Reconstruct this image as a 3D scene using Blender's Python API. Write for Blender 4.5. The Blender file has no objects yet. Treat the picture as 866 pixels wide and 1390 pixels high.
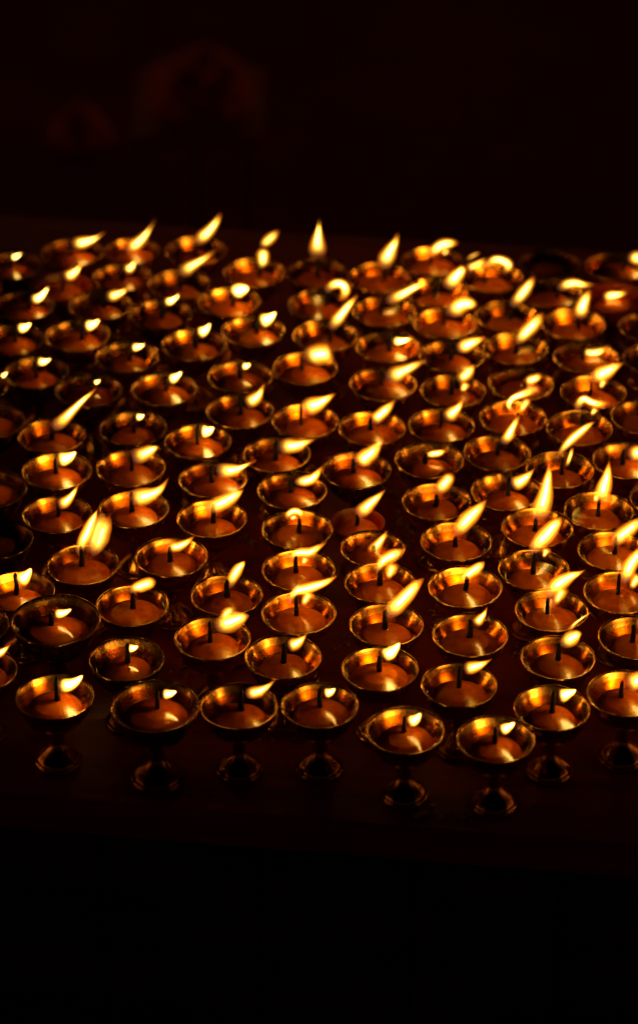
import bpy, bmesh, math, random
from mathutils import Vector, Matrix, noise as mnoise

random.seed(11)
sc = bpy.context.scene
col = sc.collection
PI = math.pi

# ------------------------------------------------------------------ measures
D = 0.06                       # rim diameter of a butter lamp
TABLE_Z = 0.75
LAMP_H = 1.06 * D
TH = math.radians(33.6)        # camera looks down by this
F = 4041.0                     # focal length in units of the 866 x 1390 photograph
CAM = Vector((0, 0, TABLE_Z + LAMP_H + 1.404))
FWD = Vector((0, math.cos(TH), -math.sin(TH)))
UP = Vector((0, math.sin(TH), math.cos(TH)))
RT = Vector((1, 0, 0))


def ray(px, py):
    return FWD + RT * ((px - 433.0) / F) + UP * ((695.0 - py) / F)


def on_z(px, py, z):
    d = ray(px, py)
    return CAM + d * ((z - CAM.z) / d.z)


def on_y(px, py, y):
    d = ray(px, py)
    return CAM + d * ((y - CAM.y) / d.y)


def depth(p):
    return (p - CAM).dot(FWD)


def to_px(p):
    v = p - CAM
    d = v.dot(FWD)
    return 433 + F * v.dot(RT) / d, 695 - F * v.dot(UP) / d


# ------------------------------------------------------------------ helpers
def link(name, me, parent=None, mat=None):
    o = bpy.data.objects.new(name, me)
    col.objects.link(o)
    if parent is not None:
        o.parent = parent
    if mat is not None:
        me.materials.append(mat)
    return o


def from_bm(name, bm, mat=None, parent=None, smooth=True, sharp=None):
    me = bpy.data.meshes.new(name)
    bm.normal_update()
    bm.to_mesh(me)
    bm.free()
    if smooth:
        me.polygons.foreach_set('use_smooth', [True] * len(me.polygons))
    if sharp:
        me.set_sharp_from_angle(angle=math.radians(sharp))
    return link(name, me, parent, mat)


def tag(o, label=None, cat=None, group=None, kind=None):
    if label: o['label'] = label
    if cat: o['category'] = cat
    if group: o['group'] = group
    if kind: o['kind'] = kind
    return o


def lathe_bm(prof, seg, ripple=None):
    bm = bmesh.new()
    rings = []
    for (r, z) in prof:
        if r < 1e-6:
            rings.append([bm.verts.new((0, 0, z * D))])
            continue
        ring = []
        for k in range(seg):
            a = 2 * PI * k / seg
            rr = r * (1 + (ripple(r, z, a) if ripple else 0))
            ring.append(bm.verts.new((rr * D * math.cos(a), rr * D * math.sin(a), z * D)))
        rings.append(ring)
    for a, b in zip(rings, rings[1:]):
        if len(a) == 1 and len(b) == 1:
            continue
        for k in range(seg):
            k2 = (k + 1) % seg
            if len(a) == 1:
                bm.faces.new((a[0], b[k2], b[k]))
            elif len(b) == 1:
                bm.faces.new((a[k], a[k2], b[0]))
            else:
                bm.faces.new((a[k], a[k2], b[k2], b[k]))
    bmesh.ops.recalc_face_normals(bm, faces=bm.faces)
    return bm


def box_bm(bm, x0, x1, y0, y1, z0, z1, bevel=0.0):
    vs = [bm.verts.new((x, y, z)) for z in (z0, z1) for y in (y0, y1) for x in (x0, x1)]
    fs = [(0, 2, 3, 1), (4, 5, 7, 6), (0, 1, 5, 4), (2, 6, 7, 3), (0, 4, 6, 2), (1, 3, 7, 5)]
    faces = [bm.faces.new([vs[i] for i in f]) for f in fs]
    if bevel:
        es = list({e for f in faces for e in f.edges})
        bmesh.ops.bevel(bm, geom=es, offset=bevel, segments=2, affect='EDGES')
    return bm


# ------------------------------------------------------------------ materials
def mat(name):
    m = bpy.data.materials.new(name)
    m.use_nodes = True
    nt = m.node_tree
    nt.nodes.clear()
    out = nt.nodes.new('ShaderNodeOutputMaterial')
    return m, nt, out


def N(nt, t, **kw):
    n = nt.nodes.new(t)
    for k, v in kw.items():
        if k.startswith('i_'):
            n.inputs[k[2:].replace('_', ' ')].default_value = v
        else:
            setattr(n, k, v)
    return n


def ramp(nt, stops):
    n = nt.nodes.new('ShaderNodeValToRGB')
    e = n.color_ramp.elements
    while len(e) < len(stops):
        e.new(0.5)
    for el, (p, c) in zip(e, stops):
        el.position = p
        el.color = (c[0], c[1], c[2], 1)
    return n


def brass_mat(name, c_lo, c_hi, r_lo, r_hi):
    m, nt, out = mat(name)
    L = nt.links.new
    tc = N(nt, 'ShaderNodeTexCoord')
    oi = N(nt, 'ShaderNodeObjectInfo')
    add = N(nt, 'ShaderNodeVectorMath', operation='MULTIPLY_ADD')
    add.inputs[1].default_value = (1, 1, 1)
    sep = N(nt, 'ShaderNodeCombineXYZ')
    L(oi.outputs['Random'], sep.inputs[0]); L(oi.outputs['Random'], sep.inputs[1])
    L(tc.outputs['Object'], add.inputs[0]); L(sep.outputs[0], add.inputs[2])
    nz = N(nt, 'ShaderNodeTexNoise', i_Scale=70.0, i_Detail=5.0, i_Roughness=0.6)
    L(add.outputs[0], nz.inputs['Vector'])
    rp = ramp(nt, [(0.3, c_lo), (0.7, c_hi)])
    L(nz.outputs['Fac'], rp.inputs[0])
    hs = N(nt, 'ShaderNodeHueSaturation')
    mr = N(nt, 'ShaderNodeMapRange')
    mr.inputs['To Min'].default_value = 0.75
    mr.inputs['To Max'].default_value = 1.1
    L(oi.outputs['Random'], mr.inputs['Value'])
    L(mr.outputs[0], hs.inputs['Value']); L(rp.outputs[0], hs.inputs['Color'])
    nz2 = N(nt, 'ShaderNodeTexNoise', i_Scale=160.0, i_Detail=4.0)
    L(add.outputs[0], nz2.inputs['Vector'])
    mr2 = N(nt, 'ShaderNodeMapRange')
    mr2.inputs['From Min'].default_value = 0.3
    mr2.inputs['From Max'].default_value = 0.7
    mr2.inputs['To Min'].default_value = r_lo
    mr2.inputs['To Max'].default_value = r_hi
    L(nz2.outputs['Fac'], mr2.inputs['Value'])
    nz3 = N(nt, 'ShaderNodeTexNoise', i_Scale=240.0, i_Detail=2.0)
    L(add.outputs[0], nz3.inputs['Vector'])
    bp = N(nt, 'ShaderNodeBump', i_Strength=0.10, i_Distance=0.0004)
    L(nz3.outputs['Fac'], bp.inputs['Height'])
    b = N(nt, 'ShaderNodeBsdfPrincipled', i_Metallic=1.0)
    L(hs.outputs[0], b.inputs['Base Color']); L(mr2.outputs[0], b.inputs['Roughness'])
    L(bp.outputs[0], b.inputs['Normal'])
    L(b.outputs[0], out.inputs[0])
    return m


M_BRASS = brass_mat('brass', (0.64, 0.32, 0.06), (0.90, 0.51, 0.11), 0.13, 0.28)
M_SHADED_BRASS = brass_mat('shaded_brass', (0.24, 0.11, 0.028), (0.45, 0.235, 0.055), 0.16, 0.32)  # darker brass; the dimness around small flames is put into the colour


def red_cup_mat():
    m, nt, out = mat('red_lacquer')
    nz = N(nt, 'ShaderNodeTexNoise', i_Scale=60.0)
    rp = ramp(nt, [(0.3, (0.16, 0.015, 0.008)), (0.7, (0.28, 0.03, 0.012))])
    nt.links.new(nz.outputs['Fac'], rp.inputs[0])
    b = N(nt, 'ShaderNodeBsdfPrincipled', i_Roughness=0.35)
    nt.links.new(rp.outputs[0], b.inputs['Base Color'])
    nt.links.new(b.outputs[0], out.inputs[0])
    return m


M_RED = red_cup_mat()


def ghee_mat(name, tint):
    m, nt, out = mat(name)
    L = nt.links.new
    tc = N(nt, 'ShaderNodeTexCoord')
    oi = N(nt, 'ShaderNodeObjectInfo')
    nz = N(nt, 'ShaderNodeTexNoise', i_Scale=45.0, i_Detail=1.5)
    nz.noise_dimensions = '4D'
    mm = N(nt, 'ShaderNodeMath', operation='MULTIPLY')
    mm.inputs[1].default_value = 50.0
    L(oi.outputs['Random'], mm.inputs[0]); L(mm.outputs[0], nz.inputs['W'])
    L(tc.outputs['Object'], nz.inputs['Vector'])
    bp = N(nt, 'ShaderNodeBump', i_Strength=0.12, i_Distance=0.002)
    L(nz.outputs['Fac'], bp.inputs['Height'])
    tr = N(nt, 'ShaderNodeBsdfTransparent')
    tr.inputs[0].default_value = (*tint, 1)
    gl = N(nt, 'ShaderNodeBsdfGlossy', i_Roughness=0.035)
    gl.inputs[0].default_value = (1, 1, 1, 1)
    fr = N(nt, 'ShaderNodeFresnel')
    ge = N(nt, 'ShaderNodeNewGeometry')
    io = N(nt, 'ShaderNodeMapRange')          # same thin film seen from above and below
    io.inputs['To Min'].default_value = 1.46
    io.inputs['To Max'].default_value = 1 / 1.46
    L(ge.outputs['Backfacing'], io.inputs['Value'])
    L(io.outputs[0], fr.inputs['IOR'])
    L(bp.outputs[0], gl.inputs['Normal']); L(bp.outputs[0], fr.inputs['Normal'])
    mx = N(nt, 'ShaderNodeMixShader')
    L(fr.outputs[0], mx.inputs[0]); L(tr.outputs[0], mx.inputs[1]); L(gl.outputs[0], mx.inputs[2])
    L(mx.outputs[0], out.inputs[0])
    return m


M_GHEE = ghee_mat('clear_amber_butter', (0.97, 0.66, 0.17))
M_GHEE_D = ghee_mat('shaded_amber_butter', (0.88, 0.56, 0.21))  # darker tint, shade of the dimly lit bowls put into the colour


def refracted_bottom_mat():  # amber colour for the bowl bottom as it shows through the melted butter
    m, nt, out = mat('refracted_bottom')
    L = nt.links.new
    tc = N(nt, 'ShaderNodeTexCoord')
    oi = N(nt, 'ShaderNodeObjectInfo')
    nz = N(nt, 'ShaderNodeTexNoise', i_Scale=110.0, i_Detail=5.0, i_Roughness=0.65)
    nz.noise_dimensions = '4D'
    mm = N(nt, 'ShaderNodeMath', operation='MULTIPLY')
    mm.inputs[1].default_value = 31.0
    L(oi.outputs['Random'], mm.inputs[0]); L(mm.outputs[0], nz.inputs['W'])
    L(tc.outputs['Object'], nz.inputs['Vector'])
    rp = ramp(nt, [(0.3, (0.52, 0.19, 0.02)), (0.52, (0.84, 0.40, 0.05)), (0.75, (0.90, 0.56, 0.10))])
    L(nz.outputs['Fac'], rp.inputs[0])
    bp = N(nt, 'ShaderNodeBump', i_Strength=0.3, i_Distance=0.001)
    L(nz.outputs['Fac'], bp.inputs['Height'])
    b = N(nt, 'ShaderNodeBsdfPrincipled', i_Roughness=0.4)
    b.inputs['Subsurface Weight'].default_value = 0.55
    b.inputs['Subsurface Radius'].default_value = (1.0, 0.5, 0.2)
    b.inputs['Subsurface Scale'].default_value = 0.008
    L(rp.outputs[0], b.inputs['Base Color']); L(bp.outputs[0], b.inputs['Normal'])
    L(b.outputs[0], out.inputs[0])
    return m


M_BOTTOM = refracted_bottom_mat()


def wick_mat():
    m, nt, out = mat('charred_cotton')
    L = nt.links.new
    nz = N(nt, 'ShaderNodeTexNoise', i_Scale=600.0, i_Detail=3.0)
    tc = N(nt, 'ShaderNodeTexCoord')
    L(tc.outputs['Object'], nz.inputs['Vector'])
    rp = ramp(nt, [(0.35, (0.006, 0.005, 0.005)), (0.7, (0.035, 0.026, 0.022))])
    L(nz.outputs['Fac'], rp.inputs[0])
    b = N(nt, 'ShaderNodeBsdfPrincipled', i_Roughness=0.9)
    L(rp.outputs[0], b.inputs['Base Color'])
    L(b.outputs[0], out.inputs[0])
    return m


M_WICK = wick_mat()


def flame_mat():
    m, nt, out = mat('flame_glow')
    L = nt.links.new
    at = N(nt, 'ShaderNodeAttribute', attribute_name='flame_tint')
    em = N(nt, 'ShaderNodeEmission', i_Strength=1.0)
    L(at.outputs['Color'], em.inputs['Color'])
    tr = N(nt, 'ShaderNodeBsdfTransparent')
    ad = N(nt, 'ShaderNodeAddShader')
    L(em.outputs[0], ad.inputs[0]); L(tr.outputs[0], ad.inputs[1])
    L(ad.outputs[0], out.inputs[0])
    return m


M_FLAME = flame_mat()


def wood_mat(name, dark, mid, worn, rough=(0.35, 0.6), scale=1.0, patch=None):
    m, nt, out = mat(name)
    L = nt.links.new
    tc = N(nt, 'ShaderNodeTexCoord')
    mp = N(nt, 'ShaderNodeMapping')
    mp.inputs['Scale'].default_value = (3.0 * scale, 28.0 * scale, 28.0 * scale)
    L(tc.outputs['Object'], mp.inputs['Vector'])
    nz = N(nt, 'ShaderNodeTexNoise', i_Scale=2.0, i_Detail=8.0, i_Roughness=0.6)
    L(mp.outputs[0], nz.inputs['Vector'])
    rp = ramp(nt, [(0.3, dark), (0.6, mid)])
    L(nz.outputs['Fac'], rp.inputs[0])
    nz2 = N(nt, 'ShaderNodeTexNoise', i_Scale=14.0 * scale, i_Detail=9.0, i_Roughness=0.7)
    L(tc.outputs['Object'], nz2.inputs['Vector'])
    rw = ramp(nt, [(0.60, (0, 0, 0)), (0.70, (1, 1, 1))])
    L(nz2.outputs['Fac'], rw.inputs[0])
    fac = rw.outputs[0]
    if patch:
        dn = N(nt, 'ShaderNodeVectorMath', operation='DISTANCE')
        sc_ = N(nt, 'ShaderNodeVectorMath', operation='MULTIPLY')
        sc_.inputs[1].default_value = (1, 2.0, 1)
        L(tc.outputs['Object'], sc_.inputs[0])
        L(sc_.outputs[0], dn.inputs[0])
        dn.inputs[1].default_value = (patch[0], patch[1] * 2.0, patch[2])
        ma = N(nt, 'ShaderNodeMath', operation='MULTIPLY_ADD')
        ma.inputs[1].default_value = 0.07
        L(nz2.outputs['Fac'], ma.inputs[0]); L(dn.outputs['Value'], ma.inputs[2])
        rpp = ramp(nt, [(0.052, (1, 1, 1)), (0.066, (0, 0, 0))])
        L(ma.outputs[0], rpp.inputs[0])
        mxm = N(nt, 'ShaderNodeMath', operation='MAXIMUM')
        L(fac, mxm.inputs[0]); L(rpp.outputs[0], mxm.inputs[1])
        fac = mxm.outputs[0]
    mx = N(nt, 'ShaderNodeMix', data_type='RGBA')
    L(fac, mx.inputs[0]); L(rp.outputs[0], mx.inputs[6])
    mx.inputs[7].default_value = (*worn, 1)
    mr = N(nt, 'ShaderNodeMapRange')
    mr.inputs['From Min'].default_value = 0.35
    mr.inputs['From Max'].default_value = 0.65
    mr.inputs['To Min'].default_value = rough[0]
    mr.inputs['To Max'].default_value = rough[1]
    L(nz2.outputs['Fac'], mr.inputs['Value'])
    bp = N(nt, 'ShaderNodeBump', i_Strength=0.5, i_Distance=0.002)
    L(nz.outputs['Fac'], bp.inputs['Height'])
    b = N(nt, 'ShaderNodeBsdfPrincipled')
    b.inputs['Specular IOR Level'].default_value = 0.35
    L(mx.outputs[2], b.inputs['Base Color']); L(mr.outputs[0], b.inputs['Roughness'])
    L(bp.outputs[0], b.inputs['Normal'])
    L(b.outputs[0], out.inputs[0])
    return m


# ------------------------------------------------------------------ lamp data
# Every lamp: rim centre, scale, flame (base, tip, half width) or a list of chains of
# (x, y, radius), metal, hand description.  Read off the photograph, then stood on the table.
LAMPS = []


def lamp(cx, cy, fl, s=1.0, metal='b', d=None, w=None, hid=False, short=False, key=None):
    LAMPS.append(dict(cx=cx, cy=cy, fl=fl, s=s, metal=metal, d=d, w=w, hid=hid, short=short))


# far rows, beside the dark end of the table
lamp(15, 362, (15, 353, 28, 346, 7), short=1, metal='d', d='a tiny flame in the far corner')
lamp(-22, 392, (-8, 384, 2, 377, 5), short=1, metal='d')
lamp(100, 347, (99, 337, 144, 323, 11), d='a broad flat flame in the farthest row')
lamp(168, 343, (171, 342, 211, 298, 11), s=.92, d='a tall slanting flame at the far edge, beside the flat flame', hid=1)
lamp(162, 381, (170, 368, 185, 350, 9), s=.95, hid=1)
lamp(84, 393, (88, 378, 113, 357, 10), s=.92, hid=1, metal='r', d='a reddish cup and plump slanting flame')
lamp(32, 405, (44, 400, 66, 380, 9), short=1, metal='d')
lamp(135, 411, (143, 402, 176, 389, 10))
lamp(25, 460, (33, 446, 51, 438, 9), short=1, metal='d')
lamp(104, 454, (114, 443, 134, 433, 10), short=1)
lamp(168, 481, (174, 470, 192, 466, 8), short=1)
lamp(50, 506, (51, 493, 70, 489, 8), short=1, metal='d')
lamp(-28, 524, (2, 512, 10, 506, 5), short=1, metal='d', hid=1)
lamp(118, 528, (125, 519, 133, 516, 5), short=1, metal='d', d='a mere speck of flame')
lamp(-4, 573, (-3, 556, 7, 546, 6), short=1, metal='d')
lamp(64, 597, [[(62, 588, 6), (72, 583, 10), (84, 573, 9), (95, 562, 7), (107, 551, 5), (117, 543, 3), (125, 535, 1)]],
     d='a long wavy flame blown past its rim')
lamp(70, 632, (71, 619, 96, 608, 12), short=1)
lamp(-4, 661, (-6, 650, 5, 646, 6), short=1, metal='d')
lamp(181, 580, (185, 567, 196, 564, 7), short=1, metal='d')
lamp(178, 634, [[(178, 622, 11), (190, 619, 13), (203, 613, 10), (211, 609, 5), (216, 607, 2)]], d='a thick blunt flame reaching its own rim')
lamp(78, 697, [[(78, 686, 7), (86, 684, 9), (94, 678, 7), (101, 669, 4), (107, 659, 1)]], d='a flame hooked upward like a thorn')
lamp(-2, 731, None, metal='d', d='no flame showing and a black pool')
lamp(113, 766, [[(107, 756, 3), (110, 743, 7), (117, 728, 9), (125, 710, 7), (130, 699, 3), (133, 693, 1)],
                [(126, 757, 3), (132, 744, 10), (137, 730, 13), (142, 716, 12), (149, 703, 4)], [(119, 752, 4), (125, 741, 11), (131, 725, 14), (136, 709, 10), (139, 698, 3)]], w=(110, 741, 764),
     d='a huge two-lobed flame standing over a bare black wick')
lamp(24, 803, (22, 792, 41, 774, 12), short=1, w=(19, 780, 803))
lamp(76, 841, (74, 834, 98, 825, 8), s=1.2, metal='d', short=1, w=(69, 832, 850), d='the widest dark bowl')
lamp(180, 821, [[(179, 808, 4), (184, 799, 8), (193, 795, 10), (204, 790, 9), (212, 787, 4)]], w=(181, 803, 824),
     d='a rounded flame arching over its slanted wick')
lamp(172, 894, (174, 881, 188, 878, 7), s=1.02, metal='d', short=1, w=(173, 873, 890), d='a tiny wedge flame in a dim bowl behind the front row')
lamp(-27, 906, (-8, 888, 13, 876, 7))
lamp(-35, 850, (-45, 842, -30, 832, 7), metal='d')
# front row
lamp(75, 945, (80, 932, 113, 917, 11), short=1, w=(77, 918, 948), d='a pointed flame, first in the front row beside the dark gap')
lamp(211, 958, (221, 943, 240, 938, 8), s=1.13, metal='d', short=1, w=(214, 936, 960), d='the widest bowl of the front row')
lamp(324, 958, (333, 943, 373, 922, 9), w=(328, 936, 960), d='the longest flame of the front row')
lamp(434, 957, (440, 942, 455, 934, 8), short=1, w=(435, 935, 957), d='a small rounded flame in the middle of the front row')
lamp(550, 991, (554, 982, 571, 968, 10), short=1, w=(549, 972, 996), d='a squarish flame, second closest to the table edge')
lamp(676, 1001, (682, 991, 702, 980, 9), short=1, w=(676, 985, 1007), d='the spot closest to the table edge')
lamp(747, 962, (756, 948, 780, 941, 11), short=1, w=(749, 940, 964), d='a blunt round flame in the front row')
lamp(848, 941, (848, 931, 888, 899, 14), w=(843, 924, 949), d='a big flame rising from the last bowl of the front row')
# second row
lamp(290, 866, [[(292, 853, 8), (303, 849, 14), (318, 843, 15), (331, 838, 9), (340, 836, 2)], [(303, 845, 6), (310, 832, 8), (318, 827, 3)]],
     w=(286, 844, 869), d='a fat wide flame topped by an orange puff')
lamp(384, 889, (390, 877, 416, 861, 10), w=(385, 871, 892))
lamp(516, 905, (520, 891, 543, 872, 11), short=1, w=(516, 887, 906))
lamp(623, 929, (629, 909, 666, 898, 10), w=(624, 904, 924), d='a smooth flame pointing sideways over the rim, in the second row')
lamp(757, 892, [[(762, 878, 7), (772, 870, 12), (782, 864, 9), (790, 862, 2)], [(770, 860, 5), (779, 849, 3), (790, 841, 2), (803, 833, 1)]],
     w=(759, 873, 896), d='a flame ending in a thin curling wisp')
lamp(861, 862, (863, 850, 892, 829, 11), w=(859, 845, 866))
# third row
lamp(308, 807, [[(311, 800, 4), (315, 788, 8), (322, 776, 9), (329, 768, 5), (333, 764, 1)]], w=(309, 787, 810), d='an upright flame leaning off a tall thin wick')
lamp(405, 828, [[(393, 819, 3), (394, 808, 5), (402, 800, 7), (418, 797, 9), (435, 793, 7), (448, 788, 4), (458, 783, 1)],
                [(410, 821, 3), (415, 811, 7), (421, 803, 8)]], w=(402, 805, 831), d='a flame looping round its wick and streaming off to a long tip')
lamp(524, 849, [[(525, 842, 6), (532, 830, 12), (543, 818, 12), (554, 806, 11), (564, 795, 8), (575, 785, 2)]], w=(523, 829, 852),
     d='a tall ragged orange-tipped flame')
lamp(638, 861, (643, 849, 661, 827, 8), w=(638, 841, 862), d='a clean leaf-shaped flame in a thin-rimmed bowl')
lamp(748, 827, [[(746, 816, 4), (749, 801, 10), (759, 791, 12), (772, 783, 9), (784, 778, 4), (794, 773, 1)], [(753, 821, 3), (758, 809, 8), (765, 797, 9)]],
     w=(743, 811, 832), d='a tall flame bent over at its top')
lamp(843, 806, [[(847, 797, 5), (851, 783, 10), (858, 768, 11), (868, 756, 8), (879, 747, 2)], [(857, 804, 3), (862, 794, 8), (868, 785, 8)]],
     w=(841, 781, 808))
# fourth row
lamp(405, 772, [[(396, 766, 3), (397, 755, 5), (406, 750, 8), (420, 749, 8), (432, 742, 5), (444, 734, 1)], [(411, 765, 3), (415, 757, 7)]], w=(402, 753, 773),
     d='a flame folded round its wick, pointing at the far bowls')
lamp(515, 785, [[(510, 776, 2), (513, 766, 5), (520, 756, 9), (530, 750, 10), (540, 745, 7), (550, 740, 1)], [(526, 782, 2), (529, 771, 9), (534, 760, 8)]],
     w=(515, 769, 790), d='a broad curved sail of flame')
lamp(507, 752, [[(507, 754, 6), (507, 747, 9), (513, 739, 8), (520, 730, 5), (526, 720, 1)]], s=.92, hid=1, d='a leaf-shaped flame, half hidden by the bowl with the sail of flame')
lamp(486, 710, [[(484, 702, 7), (493, 695, 11), (504, 685, 9), (514, 677, 5), (524, 668, 1)]], s=.78, metal='r', d='the small red cup')
lamp(403, 718, [[(389, 708, 3), (391, 700, 5), (399, 695, 6), (407, 697, 5), (409, 705, 2)], [(393, 706, 4), (402, 702, 5)]], w=(406, 704, 719),
     d='a stubby crumpled flame on the windward side of its wick')
lamp(631, 796, [[(627, 793, 3), (631, 784, 7), (641, 776, 9), (651, 769, 7), (658, 763, 1)]], w=(633, 781, 799))
lamp(619, 734, [[(617, 728, 5), (625, 717, 12), (637, 703, 13), (650, 690, 8), (661, 678, 1)]], w=(619, 728, 736), d='a wide leaf of flame bigger than half its bowl')
lamp(593, 680, [[(592, 671, 6), (600, 661, 11), (608, 652, 10), (614, 645, 5)]], w=(592, 671, 682), d='a blunt upright flame beside the spilled grains')
lamp(692, 666, (699, 660, 730, 638, 11), w=(697, 647, 666))
lamp(730, 717, [[(729, 708, 9), (733, 697, 14), (739, 680, 13), (743, 660, 9), (746, 643, 5), (745, 630, 1)]], w=(728, 704, 720),
     d='the tallest upright flame, with a dark eye at its base')
lamp(811, 694, [[(813, 684, 8), (815, 673, 12), (819, 658, 11), (823, 643, 6), (825, 627, 1)], [(806, 683, 3), (808, 674, 6)]], w=(812, 679, 698),
     d='an upright pear-shaped flame')
lamp(725, 770, [[(720, 752, 3), (727, 740, 10), (739, 728, 13), (750, 716, 12), (758, 708, 7), (762, 702, 2)], [(738, 756, 2), (743, 744, 8)]], w=(726, 747, 768),
     d='a large flame lifted clear above a thin wick')
lamp(832, 746, [[(832, 742, 5), (838, 732, 11), (850, 721, 12), (862, 711, 9), (874, 700, 2)]], w=(836, 727, 747))
lamp(902, 676, (905, 665, 926, 650, 10))
# middle left
lamp(233, 755, [[(226, 749, 4), (234, 744, 8), (245, 741, 8), (255, 735, 5), (265, 726, 1)]], w=(231, 742, 752), d='a leaf-shaped flame lying low around its wick')
lamp(288, 703, [[(279, 699, 3), (288, 690, 11), (301, 683, 12), (314, 675, 10), (325, 668, 5), (331, 663, 1)]], w=(290, 684, 700),
     d='a broad slipper-shaped orange flame')
lamp(182, 690, [[(178, 681, 9), (185, 677, 14), (198, 675, 13), (210, 671, 9), (220, 664, 5), (229, 651, 1)]], w=(179, 668, 690),
     d='a wide flame with its tip curling up')
lamp(289, 650, [[(293, 640, 8), (302, 639, 12), (315, 638, 11), (326, 635, 6), (336, 630, 3), (346, 625, 1)]], w=(288, 631, 652),
     d='a flat fish-shaped flame with a needle tip')
lamp(269, 598, (273, 586, 291, 580, 11), short=1, w=(269, 576, 597))
lamp(329, 558, (337, 550, 362, 522, 11), w=(330, 538, 560))
lamp(384, 611, [[(386, 603, 9), (397, 601, 13), (410, 599, 11), (423, 594, 6), (438, 588, 1)]], w=(383, 594, 612), d='a solid triangular flame pointing level')
lamp(396, 666, [[(398, 656, 4), (408, 655, 8), (420, 652, 9), (429, 644, 6), (437, 632, 1)]], w=(394, 652, 668))
lamp(408, 578, [[(404, 565, 10), (413, 560, 14), (425, 555, 12), (438, 547, 6), (449, 540, 1)]], w=(402, 555, 574), d='a kite-shaped flame covering most of its bowl')
lamp(501, 580, [[(503, 574, 8), (509, 566, 10), (519, 557, 9), (533, 542, 1)]], w=(500, 566, 582), d='a three-cornered flame over a glinting pool')
lamp(484, 637, [[(485, 631, 8), (493, 625, 13), (505, 616, 11), (521, 600, 1)]], w=(480, 624, 642), metal='d', d='a bright wedge flame over a dark bowl')
lamp(600, 573, (604, 565, 630, 538, 11), w=(600, 554, 570))
lamp(584, 622, [[(578, 617, 4), (587, 616, 6), (597, 615, 6), (607, 612, 2)]], d='a low almond-shaped flame lying level')
lamp(676, 614, [[(683, 603, 7), (691, 592, 9), (698, 579, 6), (706, 564, 4)]], w=(678, 599, 614))
lamp(698, 567, [[(704, 563, 3), (695, 557, 4), (692, 549, 5), (698, 541, 6), (710, 537, 7), (723, 533, 7), (732, 530, 3)],
                [(707, 562, 3), (713, 552, 6), (719, 543, 7)]], d='a flame curled into a ring')
lamp(787, 579, [[(783, 560, 4), (786, 548, 7), (793, 541, 7), (804, 546, 7), (815, 548, 6), (830, 545, 1)], [(803, 563, 3), (809, 554, 7)]], w=(791, 557, 579),
     d='an arched flame like a bird wing')
lamp(762, 637, [[(755, 627, 3), (764, 612, 5), (776, 599, 8), (790, 587, 8), (803, 578, 4), (810, 574, 1)], [(770, 635, 3), (775, 622, 4), (779, 609, 3)]], w=(766, 622, 638),
     d='a flame forked into two tongues')
lamp(843, 625, (843, 619, 884, 594, 12), w=(838, 611, 628))
lamp(868, 563, (880, 552, 906, 540, 10))
# middle far
lamp(416, 496, [[(416, 484, 10), (425, 480, 16), (437, 477, 18), (446, 476, 17), (453, 474, 12)]], w=(412, 478, 498), d='a big blocky square-ended flame')
lamp(447, 457, [[(448, 449, 6), (456, 437, 10), (466, 425, 9), (476, 413, 6), (486, 402, 2)]], hid=1, d='a steep slender flame just behind the blocky flame')
lamp(434, 413, [[(444, 399, 5), (449, 390, 8), (459, 385, 9), (468, 388, 9), (469, 398, 8), (461, 408, 4)]], d='a hooked flame bent back on itself, beside the empty gap', metal='d')
lamp(446, 373, [[(447, 354, 10), (447, 344, 14.5), (447, 333, 12), (448, 320, 7), (449, 309, 3), (450, 301, 1)]], metal='d', d='the lone upright teardrop flame against the dark')
lamp(514, 380, [[(521, 370, 9), (523, 358, 13), (529, 346, 12), (536, 334, 7), (540, 322, 2)]], d='a stout flame leaning, in the row beside the upright teardrop')
lamp(526, 420, [[(528, 410, 8), (540, 404, 10), (552, 398, 9), (565, 391, 7), (577, 386, 5), (585, 384, 2)]], w=(522, 404, 420), d='a long flame streaming like a pennant')
lamp(524, 469, (531, 463, 555, 458, 8), short=1, w=(527, 455, 468))
lamp(520, 520, [[(522, 515, 9), (535, 511, 14), (548, 505, 11), (563, 498, 7), (579, 491, 1)]], w=(518, 503, 520), d='a long spear of flame crossing to the neighbouring bowl')
lamp(326, 510, (329, 498, 340, 495, 7), short=1)
lamp(341, 448, (350, 438, 372, 425, 12), short=1)
lamp(266, 466, (271, 453, 288, 440, 10), short=1)
lamp(223, 527, (229, 517, 247, 506, 9), short=1)
lamp(215, 425, (220, 410, 240, 398, 8), metal='d', short=1)
lamp(310, 409, [[(314, 399, 9), (321, 395, 13), (330, 392, 9), (336, 391, 3)]], short=1, d='a round lumpy flame and shallow rim')
lamp(240, 385, [[(240, 374, 8), (250, 366, 12), (262, 358, 9), (275, 350, 6), (291, 338, 2)]], d='a trailing flame below a taller slanting one')
lamp(266, 339, [[(265, 332, 7), (274, 323, 11), (284, 313, 10), (294, 300, 7), (300, 288, 2)]], d='a slanting flame at the far edge with a curved tip')
lamp(352, 369, [[(359, 366, 4), (363, 356, 10), (364, 346, 11), (366, 339, 6)], [(360, 336, 4), (367, 330, 9), (376, 323, 9), (385, 315, 2)]],
     d='one flame stacked above another')
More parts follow.
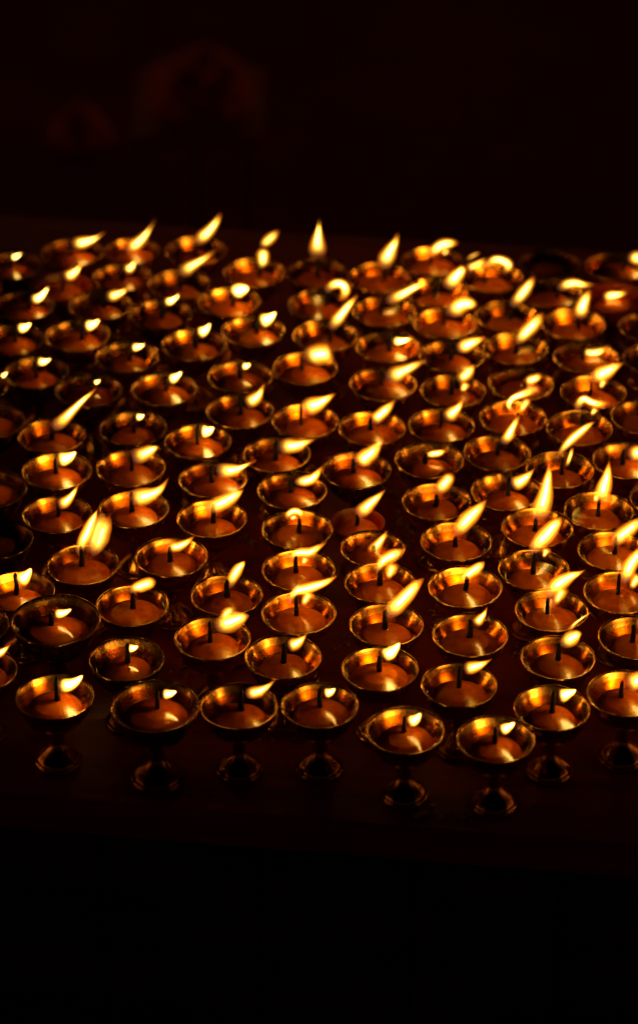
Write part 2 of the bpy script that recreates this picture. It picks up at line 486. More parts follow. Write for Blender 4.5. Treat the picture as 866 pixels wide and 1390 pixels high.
# far right block
lamp(585, 355, [[(582, 352, 4), (588, 342, 9), (598, 334, 10), (610, 331, 8), (620, 330, 3)], [(601, 347, 5), (604, 339, 8)]], d='a flame arching like a cap at the far edge')
lamp(598, 398, [[(606, 391, 10), (615, 379, 13), (625, 367, 9), (630, 361, 5)], [(632, 363, 7), (645, 358, 8), (660, 348, 2)], [(632, 352, 4), (642, 345, 5), (651, 341, 2)]],
     hid=1, w=(592, 381, 398), d='a long broken flame in three pieces')
lamp(609, 438, [[(613, 429, 9), (622, 421, 14), (634, 415, 14), (645, 416, 10), (652, 419, 4)]], w=(607, 424, 440), d='a plump rounded flame like a mitten')
lamp(667, 383, [[(656, 374, 4), (664, 364, 7), (675, 361, 8), (687, 366, 9), (688, 373, 7), (681, 379, 4)]], d='a flame curved down like a horseshoe')
lamp(693, 424, [[(698, 414, 7), (707, 403, 10), (716, 392, 11), (724, 381, 8), (730, 371, 3)]])
lamp(698, 470, [[(699, 467, 4), (706, 457, 10), (716, 446, 12), (727, 434, 10), (736, 423, 3)]], d='a straight slanting blade of flame in the far block')
lamp(609, 479, [[(616, 473, 8), (627, 468, 12), (638, 463, 9), (656, 456, 1)]], w=(609, 462, 482))
lamp(613, 521, [[(618, 508, 8), (627, 503, 11), (635, 495, 9), (642, 486, 2)], [(625, 523, 5), (631, 512, 9)]], w=(612, 506, 522), d='a ragged leaf-like flame with a drooping lobe')
lamp(707, 521, [[(712, 524, 6), (719, 518, 9), (727, 515, 8), (736, 511, 3)]])
lamp(784, 440, [[(792, 434, 8), (795, 422, 12), (800, 410, 10), (807, 396, 4)]], d='a stout standing flame under a level flame')
lamp(794, 482, [[(790, 473, 5), (798, 478, 8), (811, 478, 8), (826, 471, 1)]], d='a flame sagging low like a smile')
lamp(806, 523, [[(804, 509, 8), (815, 501, 14), (829, 493, 10), (847, 484, 1)], [(815, 519, 3), (820, 508, 8)]], w=(802, 510, 528), d='a two-pointed flame like a fishtail')
lamp(872, 437, (892, 428, 915, 415, 9))
lamp(826, 410, [[(818, 407, 6), (827, 402, 9), (838, 400, 7), (852, 396, 2)]], hid=1, metal='r', d='a bean-shaped flame above a reddish cup')
lamp(765, 400, [[(757, 395, 7), (766, 388, 9), (780, 386, 9), (793, 389, 6), (808, 390, 1)]], hid=1, metal='d', d='a level cigar-shaped flame over a dark bowl')
lamp(737, 375, [[(740, 370, 7), (750, 374, 9), (760, 373, 7), (770, 369, 4), (783, 365, 1)]], hid=1, metal='d', d='a level flame thinning to a drop, in the last row')
lamp(836, 362, [[(853, 348, 7), (862, 352, 12), (875, 352, 11), (890, 346, 3)]], w=(848, 342, 358), d='a blunt flame at the far corner, with a dim bowl')
lamp(886, 397, (892, 390, 915, 378, 9))
lamp(888, 482, (895, 470, 918, 458, 9))

# ------------------------------------------------------------------ stand the lamps on the table
for L_ in LAMPS:
    s = L_['s'] * random.uniform(0.985, 1.015)
    L_['s'] = s
    p = on_z(L_['cx'], L_['cy'], TABLE_Z + LAMP_H * s)
    L_['p'] = Vector((p.x, p.y))
    L_['p0'] = L_['p'].copy()
    L_['r'] = 0.503 * D * s
for it in range(120):
    for i in range(len(LAMPS)):
        for j in range(i):
            A, B = LAMPS[i], LAMPS[j]
            dv = A['p'] - B['p']
            mind = (A['r'] + B['r']) * 1.006
            if dv.length < mind:
                push = (mind - dv.length) * 0.5
                wa = 2.0 if A['hid'] else 1.0
                wb = 2.0 if B['hid'] else 1.0
                n = dv.normalized()
                A['p'] += n * push * 2 * wa / (wa + wb)
                B['p'] -= n * push * 2 * wb / (wa + wb)

# ------------------------------------------------------------------ lamp meshes
def foot_ripple(r, z, a):
    if 0.02 < z < 0.30 and r > 0.14:
        return 0.010 * math.sin(a * 12) * min(1, (r - 0.14) / 0.08)
    return 0.0


BOWL = [(0.0, 0.575), (0.10, 0.577), (0.19, 0.592), (0.28, 0.640), (0.36, 0.725), (0.415, 0.820), (0.447, 0.900), (0.452, 0.912),
        (0.461, 0.918), (0.462, 0.932), (0.478, 0.985), (0.497, 1.035), (0.503, 1.049), (0.500, 1.058), (0.492, 1.061), (0.482, 1.056),
        (0.472, 1.042), (0.455, 1.010), (0.433, 0.972), (0.402, 0.930), (0.36, 0.88), (0.30, 0.83), (0.22, 0.79), (0.0, 0.77)]
FOOT = [(0.105, 0.574), (0.10, 0.555), (0.108, 0.545), (0.108, 0.530), (0.088, 0.515), (0.078, 0.47), (0.082, 0.42), (0.088, 0.405), (0.09, 0.39),
        (0.088, 0.378), (0.098, 0.33), (0.125, 0.27), (0.17, 0.205), (0.225, 0.15), (0.268, 0.105), (0.292, 0.065), (0.288, 0.05), (0.305, 0.044),
        (0.312, 0.02), (0.308, 0.0), (0.27, 0.0), (0.2, 0.06), (0.0, 0.10)]


def bowl_r_in(z):
    pts = BOWL[16:]
    for (r0, z0), (r1, z1) in zip(pts, pts[1:]):
        if z1 <= z <= z0:
            return r0 + (r1 - r0) * (z0 - z) / (z0 - z1)
    return 0.4


def mesh_only(bm, name, m, sharp=None):
    me = bpy.data.meshes.new(name)
    bm.normal_update(); bm.to_mesh(me); bm.free()
    me.polygons.foreach_set('use_smooth', [True] * len(me.polygons))
    me.materials.append(m)
    return me


METALS = {'b': M_BRASS, 'd': M_SHADED_BRASS, 'r': M_RED}
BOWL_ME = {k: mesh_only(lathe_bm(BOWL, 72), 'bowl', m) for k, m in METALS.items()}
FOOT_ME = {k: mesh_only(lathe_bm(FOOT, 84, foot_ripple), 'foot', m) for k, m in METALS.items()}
LEVELS = [0.982, 0.965, 0.942]
GHEE_ME, BOTTOM_ME = {}, {}
for li, z in enumerate(LEVELS):
    for k in METALS:
        R = bowl_r_in(z) - 0.002
        prof = [(R, z + 0.012), (R - 0.012, z + 0.003), (R - 0.03, z), (0.2, z), (0.07, z), (0.045, z + 0.003), (0.0, z + 0.012)]
        GHEE_ME[(li, k)] = mesh_only(lathe_bm(prof, 48), 'melted_butter', M_GHEE_D if k == 'd' else M_GHEE)
    for v in range(3):  # added raised disc standing in for the bowl bottom refracted by the butter
        rv = random.Random(50 + li * 7 + v)
        rd = (0.22, 0.255, 0.285)[v]
        dz = (0.030, 0.04, 0.05)[v]
        ph = rv.uniform(0, 6)
        prof = [(bowl_r_in(z - 0.09) - 0.004, z - 0.09), (rd + 0.025, z - dz - 0.015), (rd, z - dz), (rd - 0.02, z - dz + 0.004),
                (0.17, z - dz - 0.004), (0.155, z - dz + 0.002), (0.0, z - dz + 0.012)]
        BOTTOM_ME[(li, v)] = mesh_only(lathe_bm(prof, 48, lambda r, z_, a: 0.035 * math.sin(2 * a + ph) + 0.02 * math.sin(3 * a + 2 * ph) if r < 0.36 else 0), 'bowl_bottom_standin', M_BOTTOM)


def catmull(pts, n):
    P = [pts[0]] + list(pts) + [pts[-1]]
    out = []
    m = len(pts) - 1
    for i in range(n + 1):
        u = i / n * m
        k = min(int(u), m - 1)
        t = u - k
        p0, p1, p2, p3 = P[k], P[k + 1], P[k + 2], P[k + 3]
        out.append(tuple(0.5 * ((2 * b) + (-a + c) * t + (2 * a - 5 * b + 4 * c - d) * t * t + (-a + 3 * b - 3 * c + d) * t ** 3)
                         for a, b, c, d in zip(p0, p1, p2, p3)))
    return out


def sstep(a, b, x):
    t = max(0.0, min(1.0, (x - a) / (b - a)))
    return t * t * (3 - 2 * t)


# nested shells of glowing gas: radius scale, from-to along the flame, radiance of one crossing
SHELLS = [(1.00, 0.00, 1.00, (0.090, 0.018, 0.0003)),
          (0.87, 0.03, 0.96, (0.085, 0.027, 0.001)),
          (0.73, 0.10, 0.91, (0.120, 0.055, 0.003)),
          (0.56, 0.17, 0.85, (0.300, 0.150, 0.014)),
          (0.37, 0.23, 0.79, (0.720, 0.330, 0.025)),
          (0.20, 0.29, 0.72, (1.900, 1.050, 0.280))]
SHELLS_SHORT = [(1.00, 0.00, 1.00, (0.140, 0.034, 0.001)),
                (0.91, 0.03, 0.98, (0.210, 0.080, 0.004)),
                (0.80, 0.08, 0.96, (0.380, 0.190, 0.018)),
                (0.67, 0.13, 0.94, (0.650, 0.320, 0.030)),
                (0.50, 0.18, 0.90, (1.250, 0.690, 0.110)),
                (0.30, 0.23, 0.86, (2.400, 1.400, 0.420))]
GAIN = 1.0


def flame_mesh(chains3, short, weight, seed, heat):
    """chains3: lists of (Vector, radius).  One mesh of nested tapering shells."""
    bm = bmesh.new()
    lay = bm.verts.layers.float_color.new('flame_tint')
    SEG = 9
    for ci, ch in enumerate(chains3):
        pts = [(p.x, p.y, p.z, r) for p, r in ch]
        NR = 12
        cm = catmull(pts, NR * 4)
        wsc0 = weight[ci]
        for si, (rs, t0, t1, c) in enumerate(SHELLS_SHORT if short else SHELLS):
            wsc = wsc0 ** (1 + 0.5 * si) if wsc0 < 1 else wsc0 * heat
            rings = []
            nr = NR if rs > 0.7 else 10
            for i in range(nr + 1):
                e = i / nr
                t = t0 + (t1 - t0) * e
                u = t * (len(cm) - 1)
                k = min(int(u), len(cm) - 2)
                f = u - k
                q = [a + (b - a) * f for a, b in zip(cm[k], cm[k + 1])]
                k0, k1 = max(k - 1, 0), min(k + 2, len(cm) - 1)
                tan = Vector(cm[k1][:3]) - Vector(cm[k0][:3])
                tan.normalize()
                n1 = Vector((0, 1, 0))
                n2 = tan.cross(n1).normalized()
                n1 = n2.cross(tan).normalized()
                # rounded ends of each shell
                end = min(1.0, math.sqrt(max(0.0, min(e, 1 - e) * (9 if rs < 1 else 14))))
                if rs == 1.0 and e > 0.5:
                    end = 1.0 if e < 0.999 else 0.3
                rad = max(q[3], 0.00012) * rs * max(end, 0.04)
                base = sstep(0.02, 0.40, t)
                tip = 1 - 0.55 * sstep(0.72, 1.0, t) if not short else 1 - 0.25 * sstep(0.85, 1.0, t)
                k_ = (0.10 + 0.90 * base) * tip * wsc * GAIN
                g = [c[0] * k_, c[1] * k_ * (1 - 0.25 * sstep(0.7, 1, t)), c[2] * k_ + 0.0012 * (1 - base) * wsc]
                ring = []
                for s_ in range(SEG):
                    a = 2 * PI * s_ / SEG
                    wob = 1 + 0.13 * mnoise.noise(Vector((seed * 3.7 + ci * 9.1, t * 4.0, 1.2 * math.cos(a)))) * min(1, t * 4)
                    off = 0.10 * rad * mnoise.noise(Vector((seed * 1.3, t * 5.0, 4.4)))
                    v = bm.verts.new(Vector(q[:3]) + n2 * (rad * wob * math.cos(a) + off) + n1 * (rad * 0.8 * math.sin(a)))
                    v[lay] = (g[0], g[1], g[2], 1)
                    ring.append(v)
                rings.append(ring)
            for a, b in zip(rings, rings[1:]):
                for s_ in range(SEG):
                    s2 = (s_ + 1) % SEG
                    bm.faces.new((a[s_], a[s2], b[s2], b[s_]))
            bm.faces.new(list(reversed(rings[0])))
            bm.faces.new(rings[-1])
    me = bpy.data.meshes.new('flame')
    bm.normal_update(); bm.to_mesh(me); bm.free()
    me.polygons.foreach_set('use_smooth', [True] * len(me.polygons))
    me.materials.append(M_FLAME)
    return me


def wick_bm(b, t, r, seed):
    rv = random.Random(seed)
    bm = bmesh.new()
    rings = []
    bend = Vector((rv.uniform(-1, 1), rv.uniform(-1, 1), 0)) * 0.0007
    n = 8
    for i in range(n + 1):
        f = i / n
        p = b.lerp(t, f) + bend * math.sin(PI * f)
        rr = r * (1.15 - 0.35 * f) * rv.uniform(0.9, 1.12) * (0.45 if i == n else 1)
        rings.append([bm.verts.new(p + Vector((rr * math.cos(a), rr * math.sin(a), rv.uniform(-.2, .2) * rr)) * 1.0)
                      for a in [2 * PI * k / 9 for k in range(9)]])
    for a, c in zip(rings, rings[1:]):
        for k in range(9):
            bm.faces.new((a[k], a[(k + 1) % 9], c[(k + 1) % 9], c[k]))
    bm.faces.new(rings[-1]); bm.faces.new(list(reversed(rings[0])))
    return bm


def simple_chain(bx, by, tx, ty, hw, short, rv):
    dx, dy = tx - bx, ty - by
    ln = math.hypot(dx, dy)
    nx, ny = -dy / ln, dx / ln
    if ny < 0: nx, ny = -nx, -ny
    sag = ln * rv.uniform(0.05, 0.13)
    if short:
        prof = [(0, .80), (.18, .97), (.4, .86), (.65, .62), (.86, .34), (1, .06)]
    else:
        prof = [(0, .72), (.14, .98), (.32, 1.0), (.55, .74), (.78, .38), (1.06, .03)]
    out = []
    for t, k in prof:
        b = math.sin(PI * t) * sag
        out.append((bx + dx * t + nx * b, by + dy * t + ny * b, hw * k))
    return out


# ------------------------------------------------------------------ labels
METAL_WORD = {'b': 'brass', 'd': 'dim brass', 'r': 'red'}
anchors = [L_ for L_ in LAMPS if L_['d']]


def anchor_phrase(d):
    return d


used = set()
GROUP = 'butter lamps burning in rows on the table'
WORD = {'b': 'brass', 'd': 'dim brass', 'r': 'reddish'}
for L_ in LAMPS:
    if L_['d']:
        L_['label'] = 'butter lamp with ' + L_['d']
REL = {'behind': 'lamp just behind the one with ', 'front': 'lamp in front of the one with ', 'right': 'lamp right of the one with ', 'left': 'lamp left of the one with '}
pairs = []
for i, L_ in enumerate(LAMPS):
    if L_['d']:
        continue
    for A in anchors:
        if len(A['d'].split()) > 8:
            continue
        dv = L_['p'] - A['p']
        if abs(dv.y) > 0.6 * abs(dv.x):
            rel, cost = ('behind' if dv.y > 0 else 'front'), dv.length
        else:
            rel, cost = ('right' if dv.x > 0 else 'left'), dv.length * 1.35
        pairs.append((cost, i, rel, A['d']))
done = set()
for cost, i, rel, d in sorted(pairs):
    if i in done or (rel, d) in used:
        continue
    done.add(i)
    used.add((rel, d))
    LAMPS[i]['label'] = (WORD[LAMPS[i]['metal']] + ' ' if LAMPS[i]['metal'] != 'd' else 'dark ') + REL[rel] + d
    LAMPS[i]['cost'] = cost
HAND = {(25, 460): 'dark lamp at the table end, two rows in front of the tiny corner flame',
        (104, 454): 'brass lamp with stubby wedge flame, two rows in front of the slanting-flamed reddish cup',
        (168, 481): 'brass lamp with small wedge flame, behind and right of the mere speck of flame',
        (266, 466): 'brass lamp with a leaning wedge flame, in front and left of the round lumpy flame',
        (341, 448): 'brass lamp with a plump wedge flame, in front and right of the round lumpy flame'}
for L_ in LAMPS:
    if (L_['cx'], L_['cy']) in HAND:
        L_['label'] = HAND[(L_['cx'], L_['cy'])]

# ------------------------------------------------------------------ build the lamps
for idx, L_ in enumerate(LAMPS):
    rv = random.Random(900 + idx)
    s = L_['s']
    root = bpy.data.objects.new('butter_lamp', None)
    col.objects.link(root)
    root.empty_display_size = 0.03
    loc = Vector((L_['p'].x, L_['p'].y, TABLE_Z))
    root.location = loc
    tag(root, L_['label'], 'butter lamp', GROUP)
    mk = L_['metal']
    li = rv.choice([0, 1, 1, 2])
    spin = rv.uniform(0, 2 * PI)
    parts = [('bowl', BOWL_ME[mk]), ('foot', FOOT_ME[mk]), ('melted_butter', GHEE_ME[(li, mk)]), ('bowl_bottom_standin', BOTTOM_ME[(li, rv.choice([0, 1, 2]))])]
    for nm, me in parts:
        o = link(nm, me, root)
        o.scale = (s, s, s)
        o.rotation_euler = (0, 0, spin)
    # wick and flame live in the vertical plane through the bowl's middle
    mx, my = to_px(Vector((loc.x, loc.y, TABLE_Z + LAMP_H * s)))
    ox, oy = mx - L_['cx'], my - L_['cy']
    if not L_['hid']:
        shx, shy = ox, oy
    else:
        shx, shy = 0, 0
    fl = L_['fl']
    if fl is None:
        chains = []
        wx, wt, wb = mx - 2, my - 12, my + 3
    else:
        chains = [simple_chain(*fl, L_['short'], rv)] if isinstance(fl, tuple) else fl
        chains = [[(x + shx, y + shy, r) for x, y, r in c] for c in chains]
        if L_['w']:
            wx, wt, wb = L_['w'][0] + shx, L_['w'][1] + shy, L_['w'][2] + shy
        else:
            q = chains[0][0]
            if isinstance(fl, tuple):
                wx, wt = q[0] - 3.0, q[1] - 4.0
            else:
                wx, wt = q[0] + 1, q[1] - 3
            wb = my + 5
    lim = 0.42 * D * s
    back = rv.uniform(0.08, 0.14) * D * s
    yy = loc.y + back
    top = on_y(wx, wt, yy)
    px_m = depth(top) / F
    lx = max(-lim, min(lim, top.x - loc.x)) 
    zl = (LEVELS[li] - 0.05) * D * s
    bot = Vector((lx * 0.9 - 0.0004, back, zl))
    topl = Vector((top.x - loc.x, back, max(top.z - TABLE_Z, LEVELS[li] * D * s + 0.004)))
    from_bm('wick', wick_bm(bot, topl, 0.032 * D * rv.uniform(.85, 1.2), idx), M_WICK, root)
    if chains:
        ch3 = []
        lean = rv.uniform(-0.25, 0.25)
        for c in chains:
            x0, y0 = c[0][:2]
            row = []
            for (x, y, r) in c:
                p = on_y(x, y, yy)
                p = p - loc
                p.y += lean * (p.x - topl.x) * 0.6 + 0.0009
                r_ = max(r - 0.5 - 2.3 * max(0.0, min(1.0, (720 - L_['cy']) / 370)), 0.35 * r)
                row.append((p, r_ * px_m))
            ch3.append(row)
        wts = [1.0, 0.72, 0.5][:len(ch3)]
        link('flame', flame_mesh(ch3, L_['short'], wts, idx, rv.uniform(0.65, 1.15)), root)

# ------------------------------------------------------------------ table
EDGE = [(-60, 1069), (20, 1076), (140, 1082), (280, 1091), (430, 1107), (600, 1121), (720, 1131), (840, 1141), (930, 1149)]
e0, e1 = on_z(0, 1074, TABLE_Z), on_z(866, 1143, TABLE_Z)
edir = (e1 - e0).normalized()
ang = math.atan2(edir.y, edir.x)
table = bpy.data.objects.new('table', None)
col.objects.link(table)
table.location = (e0 + e1) / 2
table.location.z = 0
table.rotation_euler = (0, 0, ang)
tag(table, 'long worn table painted dark red, crowded with burning butter lamps', 'table')
patch_w = on_z(600, 1108, TABLE_Z)
inv = (Matrix.Translation(table.location) @ Matrix.Rotation(ang, 4, 'Z')).inverted()
pl = inv @ patch_w
M_TABLE = wood_mat('worn_red_paint', (0.22, 0.016, 0.008), (0.40, 0.034, 0.015), (0.22, 0.085, 0.035), (0.30, 0.6), 1.0, (pl.x, pl.y, TABLE_Z))
M_DARKWOOD = wood_mat('dark_old_wood', (0.025, 0.012, 0.009), (0.06, 0.025, 0.016), (0.10, 0.05, 0.03), (0.5, 0.8), 0.7)
far = inv @ on_z(433, 318, TABLE_Z)
LEN, DEP = 1.5, far.y
bm = bmesh.new()
nx, ny = 220, 40
TT = 0.035
top, botv = [], []
for i in range(nx + 1):
    x = -LEN / 2 + LEN * i / nx
    jag = 0.0022 * mnoise.noise(Vector((x * 18, 0, 3))) + 0.0012 * mnoise.noise(Vector((x * 70, 0, 9)))
    rowt = []
    for j in range(ny + 1):
        f = j / ny
        y = DEP * f + jag * (1 - f) ** 6
        z = TABLE_Z + 0.0004 * mnoise.noise(Vector((x * 20, y * 20, 1)))
        if j == 0:
            z -= 0.0016 + 0.001 * mnoise.noise(Vector((x * 40, 5, 2)))
        rowt.append(bm.verts.new((x, y, z - 0.0006)))
    top.append(rowt)
    botv.append([bm.verts.new((x, jag - 0.0007, TABLE_Z - TT)), bm.verts.new((x, DEP, TABLE_Z - TT))])
for i in range(nx):
    for j in range(ny):
        bm.faces.new((top[i][j], top[i + 1][j], top[i + 1][j + 1], top[i][j + 1]))
    bm.faces.new((botv[i][0], botv[i + 1][0], top[i + 1][0], top[i][0]))
    bm.faces.new((top[i][ny], top[i + 1][ny], botv[i + 1][1], botv[i][1]))
    bm.faces.new((botv[i][1], botv[i + 1][1], botv[i + 1][0], botv[i][0]))
bm.faces.new([botv[0][0]] + top[0] + [botv[0][1]])
bm.faces.new(list(reversed([botv[nx][0]] + top[nx] + [botv[nx][1]])))
from_bm('table_top', bm, M_TABLE, table, True, 40)
bm = bmesh.new()
x = -LEN / 2 + .06
rp_ = random.Random(3)
while x < LEN / 2 - .08:
    wdt = rp_.uniform(.09, .13)
    yo = rp_.uniform(0, .004)
    box_bm(bm, x, min(x + wdt, LEN / 2 - .06), 0.035 + yo, 0.053 + yo, 0.02, TABLE_Z - TT - 0.001, 0.002)
    x += wdt
from_bm('front_panel', bm, M_DARKWOOD, table, False)
for (x0, y0) in ((-LEN / 2 + .05, .065), (LEN / 2 - .10, .065), (-LEN / 2 + .05, DEP - .09), (LEN / 2 - .10, DEP - .09)):
    bm = bmesh.new()
    box_bm(bm, x0, x0 + .05, y0, y0 + .05, 0.0, TABLE_Z - TT - 0.002, 0.003)
    from_bm('leg', bm, M_DARKWOOD, table, False)

# ------------------------------------------------------------------ grains and butter drips spilled between the bowls
def drip_mat():
    m, nt, out = mat('spilled_grain')
    nz = N(nt, 'ShaderNodeTexNoise', i_Scale=300.0)
    rp = ramp(nt, [(0.3, (0.30, 0.15, 0.05)), (0.7, (0.62, 0.42, 0.18))])
    nt.links.new(nz.outputs['Fac'], rp.inputs[0])
    b = N(nt, 'ShaderNodeBsdfPrincipled', i_Roughness=0.3)
    nt.links.new(rp.outputs[0], b.inputs['Base Color'])
    nt.links.new(b.outputs[0], out.inputs[0])
    return m


bm = bmesh.new()
rv = random.Random(5)
spots = [(548, 690, 14, 30, 70), (552, 730, 10, 20, 45), (345, 735, 12, 12, 26), (300, 775, 14, 12, 12), (556, 650, 12, 14, 14), (480, 770, 8, 14, 12),
         (545, 905, 10, 20, 10), (600, 1105, 40, 8, 26), (60, 975, 16, 12, 8), (390, 1000, 30, 10, 10), (470, 880, 12, 20, 10), (250, 905, 18, 18, 14),
         (120, 620, 10, 10, 10), (470, 600, 10, 20, 12), (150, 930, 10, 12, 8), (640, 640, 9, 12, 10), (590, 840, 9, 12, 12), (700, 880, 9, 16, 8)]
for (sx, sy, ax, ay, n) in spots:
    for _ in range(n):
        p = on_z(rv.gauss(sx, ax * .6), rv.gauss(sy, ay * .6), TABLE_Z)
        r = rv.uniform(0.0007, 0.0021)
        M = Matrix.Translation((p.x, p.y, TABLE_Z + r * .25)) @ Matrix.Rotation(rv.uniform(0, PI), 4, 'Z') @ Matrix.Diagonal((r * rv.uniform(1, 1.9), r, r * .6, 1))
        bmesh.ops.create_icosphere(bm, subdivisions=1, radius=1, matrix=M)
tag(from_bm('spilled_grains', bm, drip_mat()), 'loose grains and butter drips scattered between the lamps', 'grains', kind='stuff')

# ------------------------------------------------------------------ ground and the dim things behind
def floor_mat():
    m, nt, out = mat('dark_stone_floor')
    L = nt.links.new
    tc = N(nt, 'ShaderNodeTexCoord')
    nz = N(nt, 'ShaderNodeTexNoise', i_Scale=3.0, i_Detail=8.0, i_Roughness=0.65)
    L(tc.outputs['Object'], nz.inputs['Vector'])
    rp = ramp(nt, [(0.3, (0.24, 0.016, 0.04)), (0.7, (0.36, 0.026, 0.065))])
    L(nz.outputs['Fac'], rp.inputs[0])
    br = N(nt, 'ShaderNodeTexBrick', i_Scale=1.0)
    br.inputs['Color1'].default_value = (1, 1, 1, 1)
    br.inputs['Color2'].default_value = (.93, .93, .93, 1)
    br.inputs['Mortar'].default_value = (.8, .8, .8, 1)
    br.inputs['Mortar Size'].default_value = 0.008
    L(tc.outputs['Object'], br.inputs['Vector'])
    mx = N(nt, 'ShaderNodeMix', data_type='RGBA', blend_type='MULTIPLY')
    mx.inputs[0].default_value = 1
    L(rp.outputs[0], mx.inputs[6]); L(br.outputs[0], mx.inputs[7])
    b = N(nt, 'ShaderNodeBsdfPrincipled', i_Roughness=0.8)
    b.inputs['Specular IOR Level'].default_value = 0.1
    L(mx.outputs[2], b.inputs['Base Color'])
    L(b.outputs[0], out.inputs[0])
    return m


bm = bmesh.new()
vs = [bm.verts.new(c) for c in ((-30, -15, 0), (30, -15, 0), (30, 45, 0), (-30, 45, 0))]
bm.faces.new(vs)
tag(from_bm('ground', bm, floor_mat(), None, False), 'dark stone ground behind and under the table', None, kind='structure')

# a low stool with a heaped cloth bundle, barely lit, behind the table
base = on_z(258, 292, 0.0)
zt = 0.30
seat_c = on_y(268, 165, base.y)
wpx = depth(seat_c) / F
stool = bpy.data.objects.new('stool', None)
col.objects.link(stool)
stool.location = (seat_c.x, base.y, 0)
tag(stool, 'low wooden stool standing in the gloom behind the table', 'stool')
hw = 88 * wpx
M_STOOL = wood_mat('stool_wood', (0.36, 0.05, 0.03), (0.5, 0.08, 0.04), (0.5, 0.13, 0.06), (0.4, 0.7), 1.0)
sh = seat_c.z
bm = bmesh.new()
box_bm(bm, -hw, hw, -0.06, 0.2, sh - 0.014, sh, 0.003)
from_bm('seat', bm, M_STOOL, stool, False)
for lx in (-hw + .012, -0.008, hw - .03):
    bm = bmesh.new()
    box_bm(bm, lx, lx + .018, -0.05, -0.03, 0, sh - 0.015, 0.002)
    from_bm('leg', bm, M_STOOL, stool, False)
for lx in (-hw + .012, hw - .03):
    bm = bmesh.new()
    box_bm(bm, lx, lx + .018, 0.16, 0.18, 0, sh - 0.015, 0.002)
    from_bm('leg', bm, M_STOOL, stool, False)


def cloth_mat():
    m, nt, out = mat('brown_red_cloth')
    nz = N(nt, 'ShaderNodeTexNoise', i_Scale=14.0, i_Detail=5.0)
    rp = ramp(nt, [(0.3, (0.45, 0.06, 0.04)), (0.7, (0.66, 0.12, 0.05))])
    nt.links.new(nz.outputs['Fac'], rp.inputs[0])
    b = N(nt, 'ShaderNodeBsdfPrincipled', i_Roughness=0.9)
    nt.links.new(rp.outputs[0], b.inputs['Base Color'])
    nt.links.new(b.outputs[0], out.inputs[0])
    return m


M_CLOTH = cloth_mat()


def heap(name, label, cat, c, rx, ry, rz, seed):
    bm = bmesh.new()
    bmesh.ops.create_icosphere(bm, subdivisions=5, radius=1)
    for v in bm.verts:
        d = v.co.copy()
        n = 0.22 * mnoise.noise(d * 1.6 + Vector((seed, 0, 0))) + 0.10 * mnoise.noise(d * 4 + Vector((0, seed, 0)))
        fold = 0.05 * abs(mnoise.noise(Vector((d.x * 5, d.y * 2, d.z * 2 + seed))))
        k = 1 + n - fold
        z = d.z * k
        v.co = (d.x * k * rx, d.y * k * ry, (z if z > 0 else z * 0.15) * rz)
    zmin = min(v.co.z for v in bm.verts)
    for v in bm.verts:
        v.co.z -= zmin
    o = from_bm(name, bm, M_CLOTH)
    o.location = c
    return tag(o, label, cat)


heap('cloth_bundle', 'reddish brown cloth bundle heaped on the low stool', 'bundle',
     (seat_c.x + 2 * wpx, base.y + 0.06, sh + 0.001), 74 * wpx, 0.085, 52 * wpx / math.cos(TH), 3.1)
g2 = on_z(110, 190, 0.0)
heap('sack', 'slumped dark sack on the ground beside the stool', 'sack', (g2.x, g2.y, 0.0005), 44 * wpx, .06, 40 * wpx, 8.4)

# ------------------------------------------------------------------ night
w = bpy.data.worlds.new('World')
sc.world = w
w.use_nodes = True
nt = w.node_tree
bg = nt.nodes['Background']
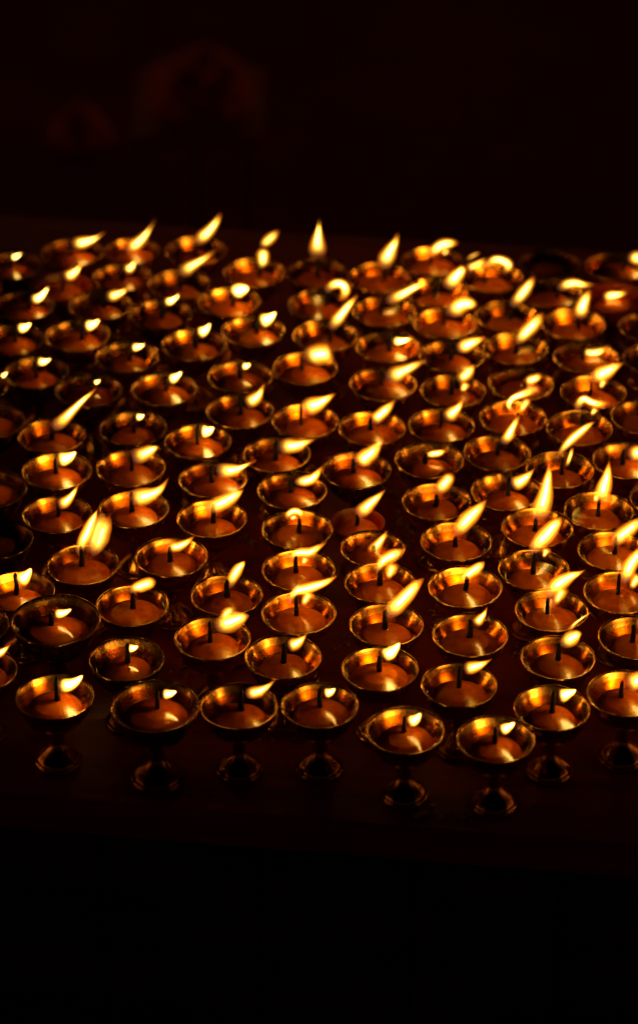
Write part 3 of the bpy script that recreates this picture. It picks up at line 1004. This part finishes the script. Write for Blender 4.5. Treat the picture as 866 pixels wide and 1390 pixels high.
# unseen amber glow added low along the horizon to lift the dark parts
tc = nt.nodes.new('ShaderNodeTexCoord')
sx = nt.nodes.new('ShaderNodeSeparateXYZ')
ab = nt.nodes.new('ShaderNodeMath'); ab.operation = 'ABSOLUTE'
mr = nt.nodes.new('ShaderNodeMapRange')
mr.interpolation_type = 'SMOOTHSTEP'
mr.inputs['From Min'].default_value = 0.02
mr.inputs['From Max'].default_value = 0.40
mr.inputs['To Min'].default_value = 0.14
mr.inputs['To Max'].default_value = 0.0
nt.links.new(tc.outputs['Generated'], sx.inputs[0])
nt.links.new(sx.outputs['Z'], ab.inputs[0])
nt.links.new(ab.outputs[0], mr.inputs['Value'])
my = nt.nodes.new('ShaderNodeMapRange')
my.interpolation_type = 'SMOOTHSTEP'
my.inputs['From Min'].default_value = -0.7
my.inputs['From Max'].default_value = 0.1
my.inputs['To Min'].default_value = 0.03
nt.links.new(sx.outputs['Y'], my.inputs['Value'])
mu = nt.nodes.new('ShaderNodeMath'); mu.operation = 'MULTIPLY'
nt.links.new(mr.outputs[0], mu.inputs[0])
nt.links.new(my.outputs[0], mu.inputs[1])
nt.links.new(mu.outputs[0], bg.inputs[1])
bg.inputs[0].default_value = (1.0, 0.30, 0.09, 1)

# ------------------------------------------------------------------ camera
cd = bpy.data.cameras.new('camera')
cam = bpy.data.objects.new('camera', cd)
col.objects.link(cam)
cam.location = CAM
cam.rotation_euler = (PI / 2 - TH, 0, 0)
cd.sensor_fit = 'VERTICAL'
cd.sensor_height = 36.0
cd.sensor_width = 24.0
cd.lens = F / 1390 * 36.0
cd.clip_start = 0.05
cd.clip_end = 200
cd.dof.use_dof = True
cd.dof.focus_distance = depth(on_z(433, 815, TABLE_Z + LAMP_H))
cd.dof.aperture_fstop = cd.lens / 1000 / 0.030
cd.dof.aperture_blades = 0
sc.camera = cam

# ------------------------------------------------------------------ render settings
sc.render.engine = 'CYCLES'
c = sc.cycles
c.use_denoising = True
c.use_adaptive_sampling = True
c.adaptive_threshold = 0.02
c.max_bounces = 7
c.diffuse_bounces = 3
c.glossy_bounces = 4
c.transparent_max_bounces = 96
c.sample_clamp_indirect = 4.0
c.blur_glossy = 0.3
c.caustics_reflective = True
c.caustics_refractive = False
c.use_light_tree = True
sc.view_settings.view_transform = 'Standard'
sc.view_settings.look = 'None'
sc.view_settings.exposure = 1.4
sc.view_settings.gamma = 1.0
